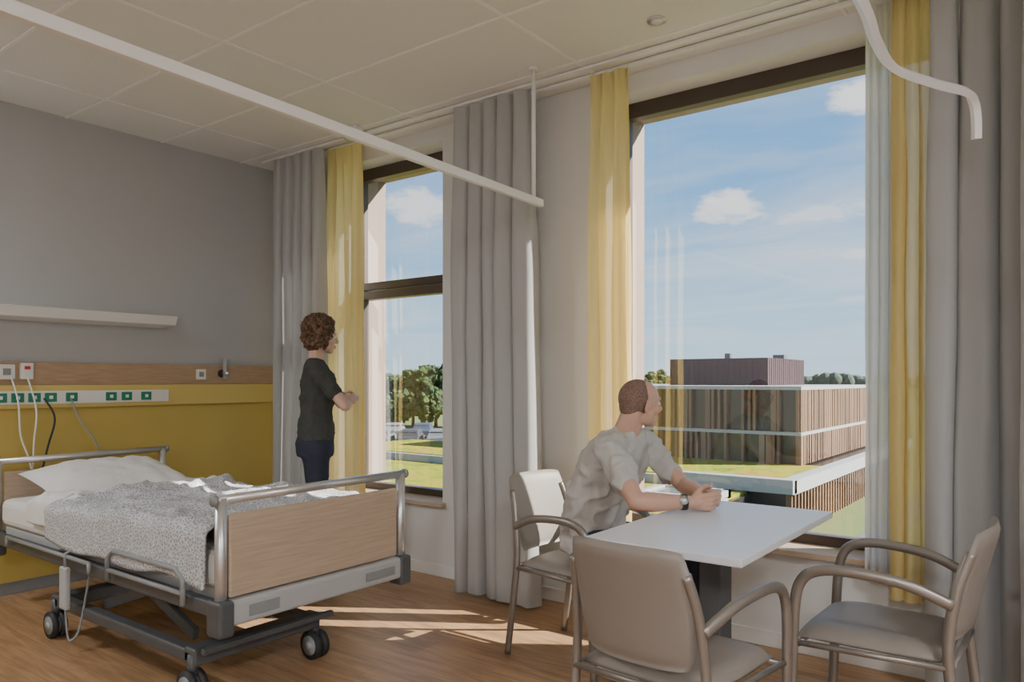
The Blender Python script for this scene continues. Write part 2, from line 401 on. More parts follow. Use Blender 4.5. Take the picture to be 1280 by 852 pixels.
# ------------------------------------------------------------------ curtains
def curtain(name, x0, x1, y, z0, z1, folds, amp, mat, flare=0.0, seed=0, shift=0.0, header=False):
    nx = folds * 14; nz = 40; V = []; F = []
    rnd = random.Random(seed); ph = [rnd.uniform(-.9, .9) for _ in range(folds + 2)]; am = [rnd.uniform(.5, 1.3) for _ in range(folds + 2)]
    for j in range(nz + 1):
        v = j / nz; z = z1 + (z0 - z1) * v
        for i in range(nx + 1):
            u = i / nx; k = u * folds; ki = int(min(k, folds - 1)); fr = k - ki
            a = am[ki] * (1 - fr) + am[ki + 1] * fr; p = ph[ki] * (1 - fr) + ph[ki + 1] * fr
            A = amp * a * (0.45 + 0.55 * min(1, v * 3))
            if header and v < 0.035: A = amp * 0.45
            xc = (x0 + x1) / 2; x = x0 + (x1 - x0) * u
            x = xc + (x - xc) * (1 + flare * v) + shift * v
            s = math.sin(2 * pi * k + p * 1.9 * v + seed)
            yy = y + A * (s + 0.25 * math.sin(4 * pi * k + seed + 2 * v)) + 0.012 * noise.noise(Vector((u * 4, v * 3, seed)))
            x += A * 0.55 * math.cos(2 * pi * k + seed + p) + 0.008 * noise.noise(Vector((u * 6, v * 5, seed + 9)))
            if header and v < 0.05: yy += 0.008 * math.sin(2 * pi * k * 5)
            V.append((x, yy, z))
    for j in range(nz):
        for i in range(nx):
            a = j * (nx + 1) + i; F.append((a, a + 1, a + nx + 2, a + nx + 1))
    return obj(name, V, F, mat, None, False, True)
TZ = H - 0.022
curtain('blackout_curtain', -4.83, -4.27, 3.41, 0.02, TZ, 5, 0.045, m_grey_c, 0.02, 1)
curtain('yellow_curtain', -4.30, -3.95, 3.50, 0.40, TZ, 4, 0.035, m_yel_c, 0.03, 2, header=True)
curtain('blackout_curtain', -3.01, -2.46, 3.42, 0.02, TZ, 5, 0.05, m_grey_c, 0.14, 3, 0.03)
curtain('yellow_curtain', -2.10, -1.87, 3.50, 0.40, TZ, 3, 0.035, m_yel_c, 0.08, 4, header=True)
curtain('sheer_curtain', -0.755, -0.60, 3.575, 0.40, TZ, 4, 0.018, m_sheer, 0.05, 5)
curtain('yellow_curtain', -0.645, -0.50, 3.50, 0.36, TZ, 3, 0.032, m_yel_c, 0.05, 6, header=True)
curtain('blackout_curtain', -0.49, 0.35, 3.40, 0.02, TZ, 7, 0.055, m_grey_c, 0.03, 8)
curtain('blackout_curtain', -0.15, 0.50, 3.10, 0.02, TZ, 5, 0.055, m_grey_c, 0.0, 9)

# ------------------------------------------------------------------ table
g = G('dining_table', (-1.08, 2.73, 0))
box('top', (-1.365, 2.21, 0.716), (-0.81, 3.25, 0.742), m_table, g, bevel=0.004)
box('column', (-1.11, 2.60, 0.03), (-1.03, 2.71, 0.716), m_dgrey, g, bevel=0.004)
box('base_plate', (-1.28, 2.42, 0.0), (-0.84, 3.02, 0.03), m_dgrey, g, bevel=0.006)
box('under_frame', (-1.20, 2.4, 0.69), (-0.96, 3.1, 0.716), m_dgrey, g)

# ------------------------------------------------------------------ chairs (local: faces +x)
def chair(loc, rz, bw=0.200):
    g = G('dining_chair', (loc[0], loc[1], 0), rz)
    for i, sy in enumerate((-1, 1)):
        yb = 0.23 * sy
        tube('rear_leg_%d' % (i + 1), [(-0.27, yb * 0.95, 0.0), (-0.235, yb * .95, 0.25), (-0.215, yb * .93, 0.46), (-0.235, yb * 0.88, 0.64), (-0.270, yb * 0.80, 0.76)], 0.013, m_chair_frame, g, False, curve=True, flat=1.3)
        tube('front_leg_and_arm_%d' % (i + 1),
             [(0.245, yb * 1.10, 0.0), (0.235, yb * 1.12, 0.3), (0.225, yb * 1.14, 0.52), (0.205, yb * 1.14, 0.615), (0.15, yb * 1.14, 0.658), (0.05, yb * 1.12, 0.668), (-0.10, yb * 1.05, 0.652), (-0.228, yb * 0.92, 0.60)],
             0.0145, m_chair_frame, g, False, curve=True, flat=1.25)
    tubes('cross_bars', [([(-0.225, -0.215, 0.415), (-0.225, 0.215, 0.415)], 0.010), ([(0.215, -0.255, 0.405), (0.215, 0.255, 0.405)], 0.010),
                         ([(-0.22, -0.217, 0.41), (0.225, -0.257, 0.41)], 0.010), ([(-0.22, 0.217, 0.41), (0.225, 0.257, 0.41)], 0.010)], m_chair_frame, g, False)
    V = []; F = []; n = 16
    for layer in (0, 1):
        for j in range(n + 1):
            for i in range(n + 1):
                u = i / n * 2 - 1; v = j / n * 2 - 1
                hw = 0.212 + 0.018 * (u + 1) / 2
                x = 0.225 * u * (1 - 0.05 * v * v) + 0.02; y_ = hw * v * (1 - 0.05 * u * u)
                e = (1 - abs(u) ** 6) * (1 - abs(v) ** 6)
                z = (0.428 + 0.040 * e ** .5 - 0.012 * (1 - v * v) * (1 - u * u) - (0.012 * max(0, u - .5) * 2)) if layer else 0.418
                V.append((x, y_, z))
    m_ = (n + 1) ** 2
    for j in range(n):
        for i in range(n):
            a = j * (n + 1) + i
            F.append((a + n + 1, a + n + 2, a + 1, a)); F.append((m_ + a, m_ + a + 1, m_ + a + n + 2, m_ + a + n + 1))
    rim = [i for i in range(n + 1)] + [j * (n + 1) + n for j in range(1, n + 1)] + [n * (n + 1) + i for i in range(n - 1, -1, -1)] + [j * (n + 1) for j in range(n - 1, 0, -1)]
    for k in range(len(rim)):
        a = rim[k]; b = rim[(k + 1) % len(rim)]; F.append((a, b, b + m_, a + m_))
    obj('seat', V, F, m_uphol, g, False, True)
    V = []; F = []; nu = 20; nv = 14
    for layer in (0, 1):
        for j in range(nv + 1):
            for i in range(nu + 1):
                u = i / nu * 2 - 1; v = j / nv
                zz = 0.475 + 0.355 * v; hw = bw + 0.010 * v
                c = 1 - 0.10 * abs(u) ** 4 * (abs(2 * v - 1) ** 4)
                x = -0.205 - 0.05 * v - 0.03 * v * v - 0.035 * (1 - u * u) - (0.018 if layer else -0.010) * ((1 - abs(u) ** 6) * (1 - abs(2 * v - 1) ** 8)) ** .5
                zc = 0.475 + 0.1775 + (zz - 0.475 - 0.1775) * (1 - 0.06 * abs(u) ** 5)
                V.append((x, u * hw * c, zc))
    m_ = (nu + 1) * (nv + 1)
    for j in range(nv):
        for i in range(nu):
            a = j * (nu + 1) + i
            F.append((a, a + 1, a + nu + 2, a + nu + 1)); F.append((m_ + a + nu + 1, m_ + a + nu + 2, m_ + a + 1, m_ + a))
    rim = [i for i in range(nu + 1)] + [j * (nu + 1) + nu for j in range(1, nv + 1)] + [nv * (nu + 1) + i for i in range(nu - 1, -1, -1)] + [j * (nu + 1) for j in range(nv - 1, 0, -1)]
    for k in range(len(rim)):
        a = rim[k]; b = rim[(k + 1) % len(rim)]; F.append((b, a, a + m_, b + m_))
    obj('backrest', V, F, m_uphol, g, False, True)
chair((-1.000, 2.155), math.radians(86), 0.188)
chair((-0.53, 2.82), math.radians(179))
chair((-1.86, 3.0), math.radians(-4))

# ------------------------------------------------------------------ hospital bed
g = G('hospital_bed', (-3.73, 2.1, 0))
XF = -2.62; XH = -4.84; YN = 1.62; YF = 2.57
def endboard(pref, X, s):
    tubes(pref + '_posts', [([(X, YN, 0.31), (X, YN, 0.83)], 0.023), ([(X, YF, 0.31), (X, YF, 0.83)], 0.023)], m_alu, g, seg=16)
    tube(pref + '_top_rail', [(X, YN - 0.03, 0.822), (X, YF + 0.03, 0.828)], 0.019, m_alu, g)
    tubes(pref + '_rail_caps', [([(X, YN - 0.036, 0.822), (X, YN - 0.02, 0.822)], 0.022), ([(X, YF + 0.02, 0.828), (X, YF + 0.036, 0.828)], 0.022)], m_mgrey, g)
    box(pref + '_panel', (X - 0.011, YN + 0.03, 0.44), (X + 0.011, YF - 0.03, 0.765), m_oak, g, bevel=0.01)
    box(pref + '_bumper', (X - 0.03, YN + 0.02, 0.335), (X + 0.035, YF - 0.0, 0.435), m_lgrey, g, bevel=0.015)
    boxes(pref + '_corner_blocks', [((X - 0.05, YN - 0.035, 0.30), (X + 0.045, YN + 0.035, 0.44)), ((X - 0.05, YF - 0.035, 0.30), (X + 0.045, YF + 0.035, 0.44))], m_dgrey, g, bevel=0.015)
endboard('footboard', XF, 1); endboard('headboard', XH, -1)
box('foot_handle_slot', (XF + 0.033, 2.32, 0.365), (XF + 0.040, 2.50, 0.405), m_mgrey, g, bevel=0.005)
box('foot_control_label', (XF + 0.033, 1.72, 0.36), (XF + 0.038, 1.86, 0.405), m_mgrey, g, bevel=0.003)
boxes('side_frame', [((XH, YN - 0.03, 0.375), (XF, YN + 0.015, 0.435)), ((XH, YF - 0.015, 0.375), (XF, YF + 0.03, 0.435))], m_dgrey, g, bevel=0.01)
boxes('mattress_deck', [((XH + 0.06, YN + 0.02, 0.40), (XF - 0.06, YF - 0.02, 0.47))], m_lgrey, g, bevel=0.01)
box('mattress', (XH + 0.04, YN + 0.0, 0.47), (XF - 0.045, YF - 0.0, 0.62), m_sheet, g, bevel=0.04)
for nm, yy in (('side_guard_1', YN - 0.052), ('side_guard_2', YF + 0.052)):
    tube(nm, [(-3.42, yy, 0.40), (-3.42, yy, 0.50), (-3.37, yy, 0.535), (-2.85, yy, 0.535), (-2.80, yy, 0.50), (-2.80, yy, 0.40)], 0.011, m_mgrey, g)
    tubes(nm + '_bar', [([(-3.42, yy, 0.445), (-2.80, yy, 0.445)], 0.010), ([(-4.55, yy, 0.445), (-3.6, yy, 0.445)], 0.010), ([(-4.55, yy, 0.445), (-4.55, yy, 0.40)], 0.010), ([(-3.6, yy, 0.445), (-3.6, yy, .40)], 0.010)], m_mgrey, g)
HX, FX, Y1, Y2 = -4.08, -2.82, 1.64, 2.20
boxes('chassis', [((HX, Y1 - 0.03, 0.15), (FX, Y1 + 0.03, 0.205)), ((HX, Y2 - 0.03, 0.15), (FX, Y2 + 0.03, 0.205)),
                  ((HX - 0.03, Y1 - 0.03, 0.145), (HX + 0.05, Y2 + 0.03, 0.215)), ((FX - 0.05, Y1 - 0.03, 0.145), (FX + 0.03, Y2 + 0.03, 0.215))], m_dgrey, g, bevel=0.012)
def bar(a, b, w, h):
    a = Vector(a); b = Vector(b); d = (b - a).normalized(); s_ = Vector((0, 1, 0)); u = d.cross(s_).normalized(); V = []
    for p in (a, b):
        for q, r in ((-1, -1), (1, -1), (1, 1), (-1, 1)): V.append(p + s_ * q * w + u * r * h)
    return V, [(0, 1, 2, 3), (7, 6, 5, 4), (0, 4, 5, 1), (1, 5, 6, 2), (2, 6, 7, 3), (3, 7, 4, 0)]
V = []; F = []
for a, b in (((-3.75, Y1 + .07, .20), (-3.15, Y1 + .07, .40)), ((-3.75, Y2 - .07, .20), (-3.15, Y2 - .07, .40)), ((-3.6, Y1 + .1, .40), (-3.0, Y1 + .1, .20)), ((-3.6, Y2 - .1, .40), (-3.0, Y2 - .1, .20))):
    v, f = bar(a, b, 0.014, 0.025); F += [tuple(i + len(V) for i in q) for q in f]; V += v
obj('lift_arms', V, F, m_dgrey, g, True, False, 0.004)
box('motor_housing', (-3.55, 1.85, 0.24), (-3.2, 2.0, 0.36), m_black, g, bevel=0.02)
tube('actuator', [(-3.9, 1.93, 0.22), (-3.45, 1.93, 0.32)], 0.025, m_alu, g)
box('foot_pedal_bar', (FX + 0.06, Y1 - 0.02, 0.20), (FX + 0.085, Y2 + 0.06, 0.225), m_dgrey, g, bevel=0.005)
k = 0
for cx, cy in ((HX, Y1 - .02), (HX, Y2 + .02), (FX, Y1 - .02), (FX, Y2 + .02)):
    k += 1
    tubes('castor_%d_tyres' % k, [([(cx, cy - .032, .065), (cx, cy - .008, .065)], 0.065), ([(cx, cy + .008, .065), (cx, cy + .032, .065)], 0.065)], m_black, g, seg=28)
    tubes('castor_%d_hubs' % k, [([(cx, cy - .036, .065), (cx, cy + .036, .065)], 0.044)], m_mgrey, g, seg=24)
    tubes('castor_%d_cap' % k, [([(cx, cy - .039, .065), (cx, cy + .039, .065)], 0.018)], m_lgrey, g, seg=16)
    tube('castor_%d_stem' % k, [(cx, cy, .10), (cx, cy, .19)], 0.02, m_dgrey, g)
box('handset', (-3.86, YN - 0.075, 0.20), (-3.79, YN - 0.05, 0.40), m_lgrey, g, bevel=0.008)
tube('handset_hook', [(-3.825, YN - .06, .40), (-3.825, YN - .06, .46), (-3.825, YN - .03, .47)], 0.008, m_mgrey, g)
tube('handset_cord', [(-3.825, YN - .06, .20), (-3.80, YN - .06, .08), (-3.78, YN - .05, .06), (-3.765, YN - .02, .12), (-3.75, YN + .02, .38)], 0.005, m_mgrey, g, curve=True)
def cloth(name, xa, xb, zt, hang_n, hang_f, mat, seed, amp=0.022, out=0.035):
    prof = []
    ya, yb_ = YN - out, YF + out * .6
    for i in range(10): prof.append((ya, zt - hang_n + (hang_n - 0.05) * i / 10))
    for i in range(8):
        a = pi - i * (pi / 2) / 7; prof.append((ya + 0.05 + 0.05 * math.cos(a), zt - 0.05 + 0.05 * math.sin(a)))
    for i in range(1, 50): prof.append((ya + 0.05 + (yb_ - ya - 0.1) * i / 50, zt))
    for i in range(8):
        a = pi / 2 - i * (pi / 2) / 7; prof.append((yb_ - 0.05 + 0.05 * math.cos(a), zt - 0.05 + 0.05 * math.sin(a)))
    for i in range(1, 8): prof.append((yb_, zt - 0.05 - (hang_f - 0.05) * i / 8))
    nx = 110; V = []; F = []; np_ = len(prof)
    for i in range(nx + 1):
        x = xa + (xb - xa) * i / nx
        for j, (py, pz) in enumerate(prof):
            side = 1 if (10 < j < np_ - 10) else 0.5
            q = Vector((x * 3.2, py * 3.2, seed)); n1 = noise.noise(q) + 0.5 * noise.noise(q * 2.1 + Vector((3, 1, 0)))
            rid = 1 - abs(noise.noise(Vector((x * 5 + py * 2, py * 3.5 - x, seed + 4)))) * 2
            rid2 = 1 - abs(noise.noise(Vector((x * 9 - py * 4, py * 9 + x * 3, seed + 14)))) * 2
            dz = amp * side * (n1 + 0.8 * max(0, rid) ** 3 + 0.3 * max(0, rid2) ** 3)
            e = 1 if j > 12 else j / 12.0
            yo = 0.014 * noise.noise(Vector((x * 7, pz * 2, seed))) * (1 if j < 14 else 0)
            hangv = 0.035 * noise.noise(Vector((x * 2.5, 0, seed + 2))) * (1 - min(1, j / 12)) 
            V.append((x + 0.02 * noise.noise(Vector((x * 2, py * 5, seed))), py + yo - (0.010 if j < 14 else 0), pz + dz * e + hangv))
    for i in range(nx):
        for j in range(np_ - 1):
            a = i * np_ + j; F.append((a, a + np_, a + np_ + 1, a + 1))
    o = obj(name, V, F, mat, g, True, True)
    s_ = o.modifiers.new('sol', 'SOLIDIFY'); s_.thickness = 0.018; s_.offset = -1
    return o
cloth('duvet', -4.10, -2.675, 0.685, 0.20, 0.18, m_duvet, 3.3, 0.034)
cloth('sheet_fold', -4.36, -3.98, 0.672, 0.13, 0.12, m_sheet, 8.1, 0.03, 0.02)
V = []; F = []; n = 30
for layer in (0, 1):
    for j in range(n + 1):
        for i in range(n + 1):
            u = i / n * 2 - 1; v = j / n * 2 - 1
            t = ((1 - abs(u) ** 2.6) * (1 - abs(v) ** 2.6)) ** 0.55
            x = -4.50 + 0.25 * u * (1 - 0.06 * (1 - v * v)); y_ = 2.09 + 0.40 * v * (1 - 0.06 * (1 - u * u))
            zc = 0.70 + (-(x + 4.5)) * 0.22
            nn = 0.022 * noise.noise(Vector((u * 3, v * 4, layer))) + 0.012 * noise.noise(Vector((u * 7, v * 7, layer)))
            V.append((x, y_, zc + (0.10 * t + nn * t if layer else -0.06 * t)))
m_ = (n + 1) ** 2
for j in range(n):
    for i in range(n):
        a = j * (n + 1) + i
        F.append((a + n + 1, a + n + 2, a + 1, a)); F.append((m_ + a, m_ + a + 1, m_ + a + n + 2, m_ + a + n + 1))
rim = [i for i in range(n + 1)] + [j * (n + 1) + n for j in range(1, n + 1)] + [n * (n + 1) + i for i in range(n - 1, -1, -1)] + [j * (n + 1) for j in range(n - 1, 0, -1)]
for k in range(len(rim)):
    a = rim[k]; b = rim[(k + 1) % len(rim)]; F.append((a, b, b + m_, a + m_))
obj('pillow', V, F, m_sheet, g, True, True)

# ------------------------------------------------------------------ people
def hand(B, w, d, n, t, curl=(25, 35, 25), s=1.0, thumb_close=0.4):
    w = Vector(w); d = Vector(d).normalized(); n = Vector(n); n = (n - d * n.dot(d)).normalized()
    t = Vector(t); t = (t - d * t.dot(d) - n * t.dot(n)).normalized()
    offs = (0.029, 0.0095, -0.010, -0.028); adv = (0.086, 0.090, 0.086, 0.078)
    Ls = ((.042, .025, .021), (.046, .029, .022), (.042, .027, .021), (.033, .021, .019))
    B.cap(w - d * 0.01, 0.024 * s, w + d * 0.03 * s, 0.024 * s)
    for o_, a_, L_ in zip(offs, adv, Ls):
        kn = w + d * a_ * s + t * o_ * s
        B.cap(w + d * 0.015 * s + t * o_ * 0.55 * s, 0.0155 * s, kn, 0.0120 * s)
        p = kn; ang = 0; r = 0.0100 * s
        for L1, c in zip(L_, curl):
            ang += math.radians(c); q = p + (d * math.cos(ang) + n * math.sin(ang)) * L1 * s
            B.cap(p, r, q, r * 0.9); p = q; r *= 0.9
    b = w + d * 0.022 * s + t * 0.022 * s + n * 0.008 * s
    p1 = b + (t * 0.62 + d * 0.62 + n * 0.45).normalized() * 0.042 * s
    p2 = p1 + (d * 0.85 + t * 0.15 + n * thumb_close).normalized() * 0.032 * s
    p3 = p2 + (d * 0.85 - t * 0.25 + n * thumb_close).normalized() * 0.024 * s
    B.chain([(b, .0150 * s), (p1, .0120 * s), (p2, .0105 * s), (p3, .0085 * s)])

def head(g, c, fwd, up, s, skin, neck_to, neck_r, male=True):
    c = Vector(c); f = Vector(fwd).normalized(); u = Vector(up); u = (u - f * u.dot(f)).normalized(); l = u.cross(f)
    R = Matrix((f, l, u)).transposed()
    P = lambda x, y, z: c + R @ (Vector((x, y, z)) * s)
    B = Blob(); E = lambda x, y, z, a, b, cc: B.ell(P(x, y, z), (a * s, b * s, cc * s), R)
    E(-0.006, 0, 0.012, .097, .077, .086); E(0.02, 0, 0.0, .075, .07, .075)
    E(0.035, 0, -0.055, .055, .056, .07); E(0.052, 0, -0.098, .034, .036, .028); E(0.068, 0, -0.112, .020, .022, .018)
    E(0.082, 0, 0.010, .016, .050, .013)
    E(0.066, .036, -.045, .024, .024, .022); E(0.066, -.036, -.045, .024, .024, .022)
    B.cap(P(.092, 0, -.004), .008 * s, P(.112, 0, -.042), .011 * s); E(.104, .011, -.047, .012, .009, .008); E(.104, -.011, -.047, .012, .009, .008)
    E(.086, 0, -.078, .013, .026, .014)
    E(.01, .040, -.085, .045, .020, .03); E(.01, -.040, -.085, .045, .020, .03)
    for q in (1, -1):
        B.ell(P(-.002, q * .086, -.024), (.019 * s, .0090 * s, .034 * s), R @ Euler((q * -0.18, 0.15, q * -0.60)).to_matrix())
    B.cap(P(-.03, 0, -.06), neck_r * 1.0, neck_to, neck_r * 1.12)
    B.build('head', skin, g, 0.0042, 3)
    Bl = Blob(); Bl.ell(P(.0955, 0, -.074), (.007 * s, .022 * s, .0055 * s), R); Bl.ell(P(.0945, 0, -.084), (.008 * s, .019 * s, .006 * s), R); Bl.build('lips', m_lip, g, 0.003, 1)
    for q in (1, -1):
        e = Blob(); e.ell(P(.080, q * .031, -.012), (.0125 * s, .0145 * s, .0095 * s), R); e.build('eye_%s' % ('left' if q > 0 else 'right'), m_eye, g, 0.003, 0)
        e = Blob(); e.ell(P(.0905, q * .031, -.012), (.0035 * s, .0055 * s, .0055 * s), R); e.build('iris_%s' % ('left' if q > 0 else 'right'), m_iris, g, 0.002, 0)
        e = Blob(); e.cap(P(.092, q * .016, .012), .0032 * s, P(.080, q * .048, .012), .0025 * s); e.build('brow_%s' % ('left' if q > 0 else 'right'), m_hair_m, g, 0.0025, 0)
    return P, R

# --- seated man
g = G('seated_man', (-1.78, 3.0, 0))
NB = Vector((-1.635, 3.02, 1.045))
hs = 0.93
P, R = head(g, (-1.580, 3.045, 1.192), (.58, .81, -0.03), (0.10, 0.03, 1), hs, m_skin, NB, 0.055)
B = Blob()
B.ell(P(-.0165, 0, .008), (.0955 * hs, .0785 * hs, .0925 * hs), R); B.ell(P(-.047, 0, -.035), (.058 * hs, .059 * hs, .056 * hs), R)
B.build('hair', m_hair_m, g, 0.0045, 2)
SR = Vector((-1.625, 2.845, 0.985)); SL = Vector((-1.64, 3.195, 0.985)); ER = Vector((-1.425, 2.715, 0.79)); EL = Vector((-1.44, 3.20, 0.80))
WR = Vector((-1.262, 2.868, 0.786)); WL = Vector((-1.268, 3.045, 0.79))
B = Blob()
B.loft([((-1.80, 3.0, .50), (0, .165, 0), (.10, 0, .0)), ((-1.80, 3.0, .56), (0, .178, 0), (.135, 0, .0)), ((-1.795, 3.0, .66), (0, .165, 0), (.130, 0, -.02)),
        ((-1.765, 3.005, .77), (0, .168, 0), (.125, 0, -.04)), ((-1.715, 3.01, .88), (0, .182, 0), (.118, 0, -.05)), ((-1.67, 3.015, .96), (0, .188, 0), (.100, 0, -.04)),
        ((-1.645, 3.02, 1.01), (0, .150, 0), (.078, 0, -.03)), ((-1.635, 3.02, 1.045), (0, .085, 0), (.062, 0, -.02)), ((-1.628, 3.02, 1.06), (0, .066, 0), (.058, 0, -.015))])
B.cap(NB + Vector((-.01, -.02, -.045)), .06, SR, .064); B.cap(NB + Vector((-.01, .02, -.045)), .06, SL, .064)
B.cap(SR, .064, SR.lerp(ER, .62), .057); B.cap(SL, .064, SL.lerp(EL, .62), .057)
B.build('tshirt', m_shirt_m, g, 0.007, 3, disp=0.024, dscale=0.085)
B = Blob()
B.chain([(SR, .045), (SR.lerp(ER, .5), .044), (ER, .037), (ER.lerp(WR, .3), .041), (WR, .026)])
B.build('right_arm', m_skin, g, 0.006, 3)
B = Blob(); B.chain([(SL, .045), (SL.lerp(EL, .5), .044), (EL, .037), (EL.lerp(WL, .3), .041), (WL, .026)])
B.build('left_arm', m_skin, g, 0.006, 3)
B = Blob(); hand(B, WR, (.80, .58, .02), (-.60, .78, .1), (0, 0.1, 1), (40, 62, 35), 0.98, 0.7); B.cap(WR - (WR - ER).normalized() * .04, .030, WR, .025)
B.build('right_hand', m_skin, g, 0.0032, 2)
B = Blob(); hand(B, WL, (.86, -.50, .02), (-.55, -.80, .1), (0, -0.1, 1), (45, 68, 40), 0.94, 0.5); B.cap(WL - (WL - EL).normalized() * .04, .030, WL, .025)
B.build('left_hand', m_skin, g, 0.0032, 2)
wd = (WR - ER).normalized()
tube('watch_strap', [WR - wd * .040, WR - wd * .018], 0.0325, m_black, g, seg=24)
o = tube('watch_face', [WR - wd * .029 + Vector((.014, -.026, .012)), WR - wd * .029 + Vector((.018, -.034, .016))], 0.018, m_alu, g, seg=24)
B = Blob()
KR = Vector((-1.37, 2.86, .53)); KL = Vector((-1.36, 3.14, .53)); AR = Vector((-1.62, 2.85, .12)); AL = Vector((-1.42, 3.14, .11))
B.ell((-1.79, 3.0, .545), (.13, .17, .085))
B.chain([((-1.77, 2.91, .545), .088), (KR, .064), (KR.lerp(AR, .4), .060), (AR, .046)])
B.chain([((-1.77, 3.09, .545), .088), (KL, .064), (KL.lerp(AL, .4), .060), (AL, .046)])
B.build('jeans', m_jeans, g, 0.010, 4, disp=0.006, dscale=0.05)
B = Blob()
for A in (AR, AL):
    B.chain([((A.x - .03, A.y, .045), .040), ((A.x + .08, A.y - .005, .042), .040), ((A.x + .17, A.y - .008, .032), .030)]); B.cap((A.x, A.y, .05), .038, (A.x, A.y, .11), .038)
    B.loft([((A.x + .06, A.y, .002), (0, .045, 0), (.14, 0, 0)), ((A.x + .06, A.y, .022), (0, .045, 0), (.14, 0, 0))])
B.build('shoes', m_shoe, g, 0.007, 2)

# --- standing woman (local frame: +x forward, +y her left)
ang = math.atan2(0.80, 0.60)
g = G('standing_woman', (-3.92, 3.10, 0), ang)
_old = Blob.build
def _b(s, name, mat, parent, voxel=0.01, sm=4, world=False, disp=0.0, dscale=0.1, fac=0.5, ridge=None): return _old(s, name, mat, parent, voxel, sm, False, disp, dscale, fac, ridge)
Blob.build = _b
P, R = head(g, (.035, 0, 1.575), (1, 0.22, -0.10), (0.06, 0, 1), 0.92, m_skin_f, Vector((-.005, 0, 1.41)), 0.046)
B = Blob(); rnd = random.Random(5)
B.ell(P(-.022, 0, .018), (.100, .088, .095), R)
for i in range(260):
    th = rnd.uniform(-pi, pi); ph = rnd.uniform(-0.9, 1.45)
    v = Vector((math.cos(ph) * math.cos(th), math.cos(ph) * math.sin(th), math.sin(ph)))
    if v.x > 0.45 and v.z < 0.55: continue
    q = P(-.026 + v.x * .112, v.y * .102, .022 + v.z * (.102 if v.z > 0 else .140))
    r = rnd.uniform(.011, .021)
    B.ell(q, (r, r, r * 1.3), seg=8, rings=6)
B.ell(P(-.055, 0, -.055), (.066, .082, .065), R)
B.build('hair', m_hair_w, g, 0.005, 0, disp=0.010, dscale=0.016)
B = Blob()
B.loft([((-.005, 0, .90), (0, .168, 0), (.115, 0, 0)), ((-.005, 0, .97), (0, .160, 0), (.112, 0, 0)), ((0, 0, 1.08), (0, .132, 0), (.098, 0, 0)), ((.012, 0, 1.20), (0, .145, 0), (.112, 0, 0)),
        ((.010, 0, 1.29), (0, .158, 0), (.110, 0, 0)), ((0, 0, 1.355), (0, .150, 0), (.082, 0, 0)), ((-.005, 0, 1.395), (0, .085, 0), (.058, 0, 0)), ((-.005, 0, 1.415), (0, .058, 0), (.050, 0, 0))])
SR = Vector((-.005, -.165, 1.345)); SL = Vector((-.005, .165, 1.345)); ER = Vector((.165, -.225, 1.120)); EL = Vector((.165, .225, 1.120))
B.cap((-.005, -.03, 1.37), .048, SR, .056); B.cap((-.005, .03, 1.37), .048, SL, .056)
B.cap(SR, .056, SR.lerp(ER, .58), .054); B.cap(SL, .056, SL.lerp(EL, .58), .054)
B.build('tshirt', m_shirt_w, g, 0.008, 4, disp=0.014, dscale=0.08)
WR = Vector((.205, .010, 1.150)); WL = Vector((.245, -.040, 1.165))
B = Blob(); B.chain([(SR, .040), (SR.lerp(ER, .5), .040), (ER, .034), (ER.lerp(WR, .3), .036), (WR, .023)]); B.build('right_arm', m_skin_f, g, 0.006, 3)
B = Blob(); B.chain([(SL, .040), (SL.lerp(EL, .5), .040), (EL, .034), (EL.lerp(WL, .3), .036), (WL, .023)]); B.build('left_arm', m_skin_f, g, 0.006, 3)
B = Blob(); hand(B, WR, (-.15, 1, .03), (-1, 0, 0), (0, 0, 1), (12, 25, 20), 0.86, .3); B.build('right_hand', m_skin_f, g, 0.0035, 2)
B = Blob(); hand(B, WL, (-.30, -1, -.05), (-1, .2, 0), (0, 0, 1), (20, 30, 25), 0.86, .3); B.build('left_hand', m_skin_f, g, 0.0035, 2)
B = Blob()
B.loft([((-.01, 0, .80), (0, .172, 0), (.118, 0, 0)), ((-.01, 0, .88), (0, .170, 0), (.120, 0, 0)), ((-.005, 0, .99), (0, .140, 0), (.100, 0, 0))])
for q in (1, -1):
    B.chain([((-.01, q * .085, .84), .092), ((.01, q * .088, .50), .058), ((-.015, q * .092, .34), .056), ((-.02, q * .095, .10), .044)])
B.build('jeans', m_jeans, g, 0.010, 4, disp=0.005, dscale=0.06)
B = Blob()
for q in (1, -1):
    B.chain([((-.05, q * .095, .045), .038), ((.06, q * .098, .042), .040), ((.15, q * .105, .032), .030)]); B.cap((-.02, q * .095, .05), .036, (-.02, q * .095, .1), .036)
B.build('shoes', m_shoe_d, g, 0.007, 2)
Blob.build = _old

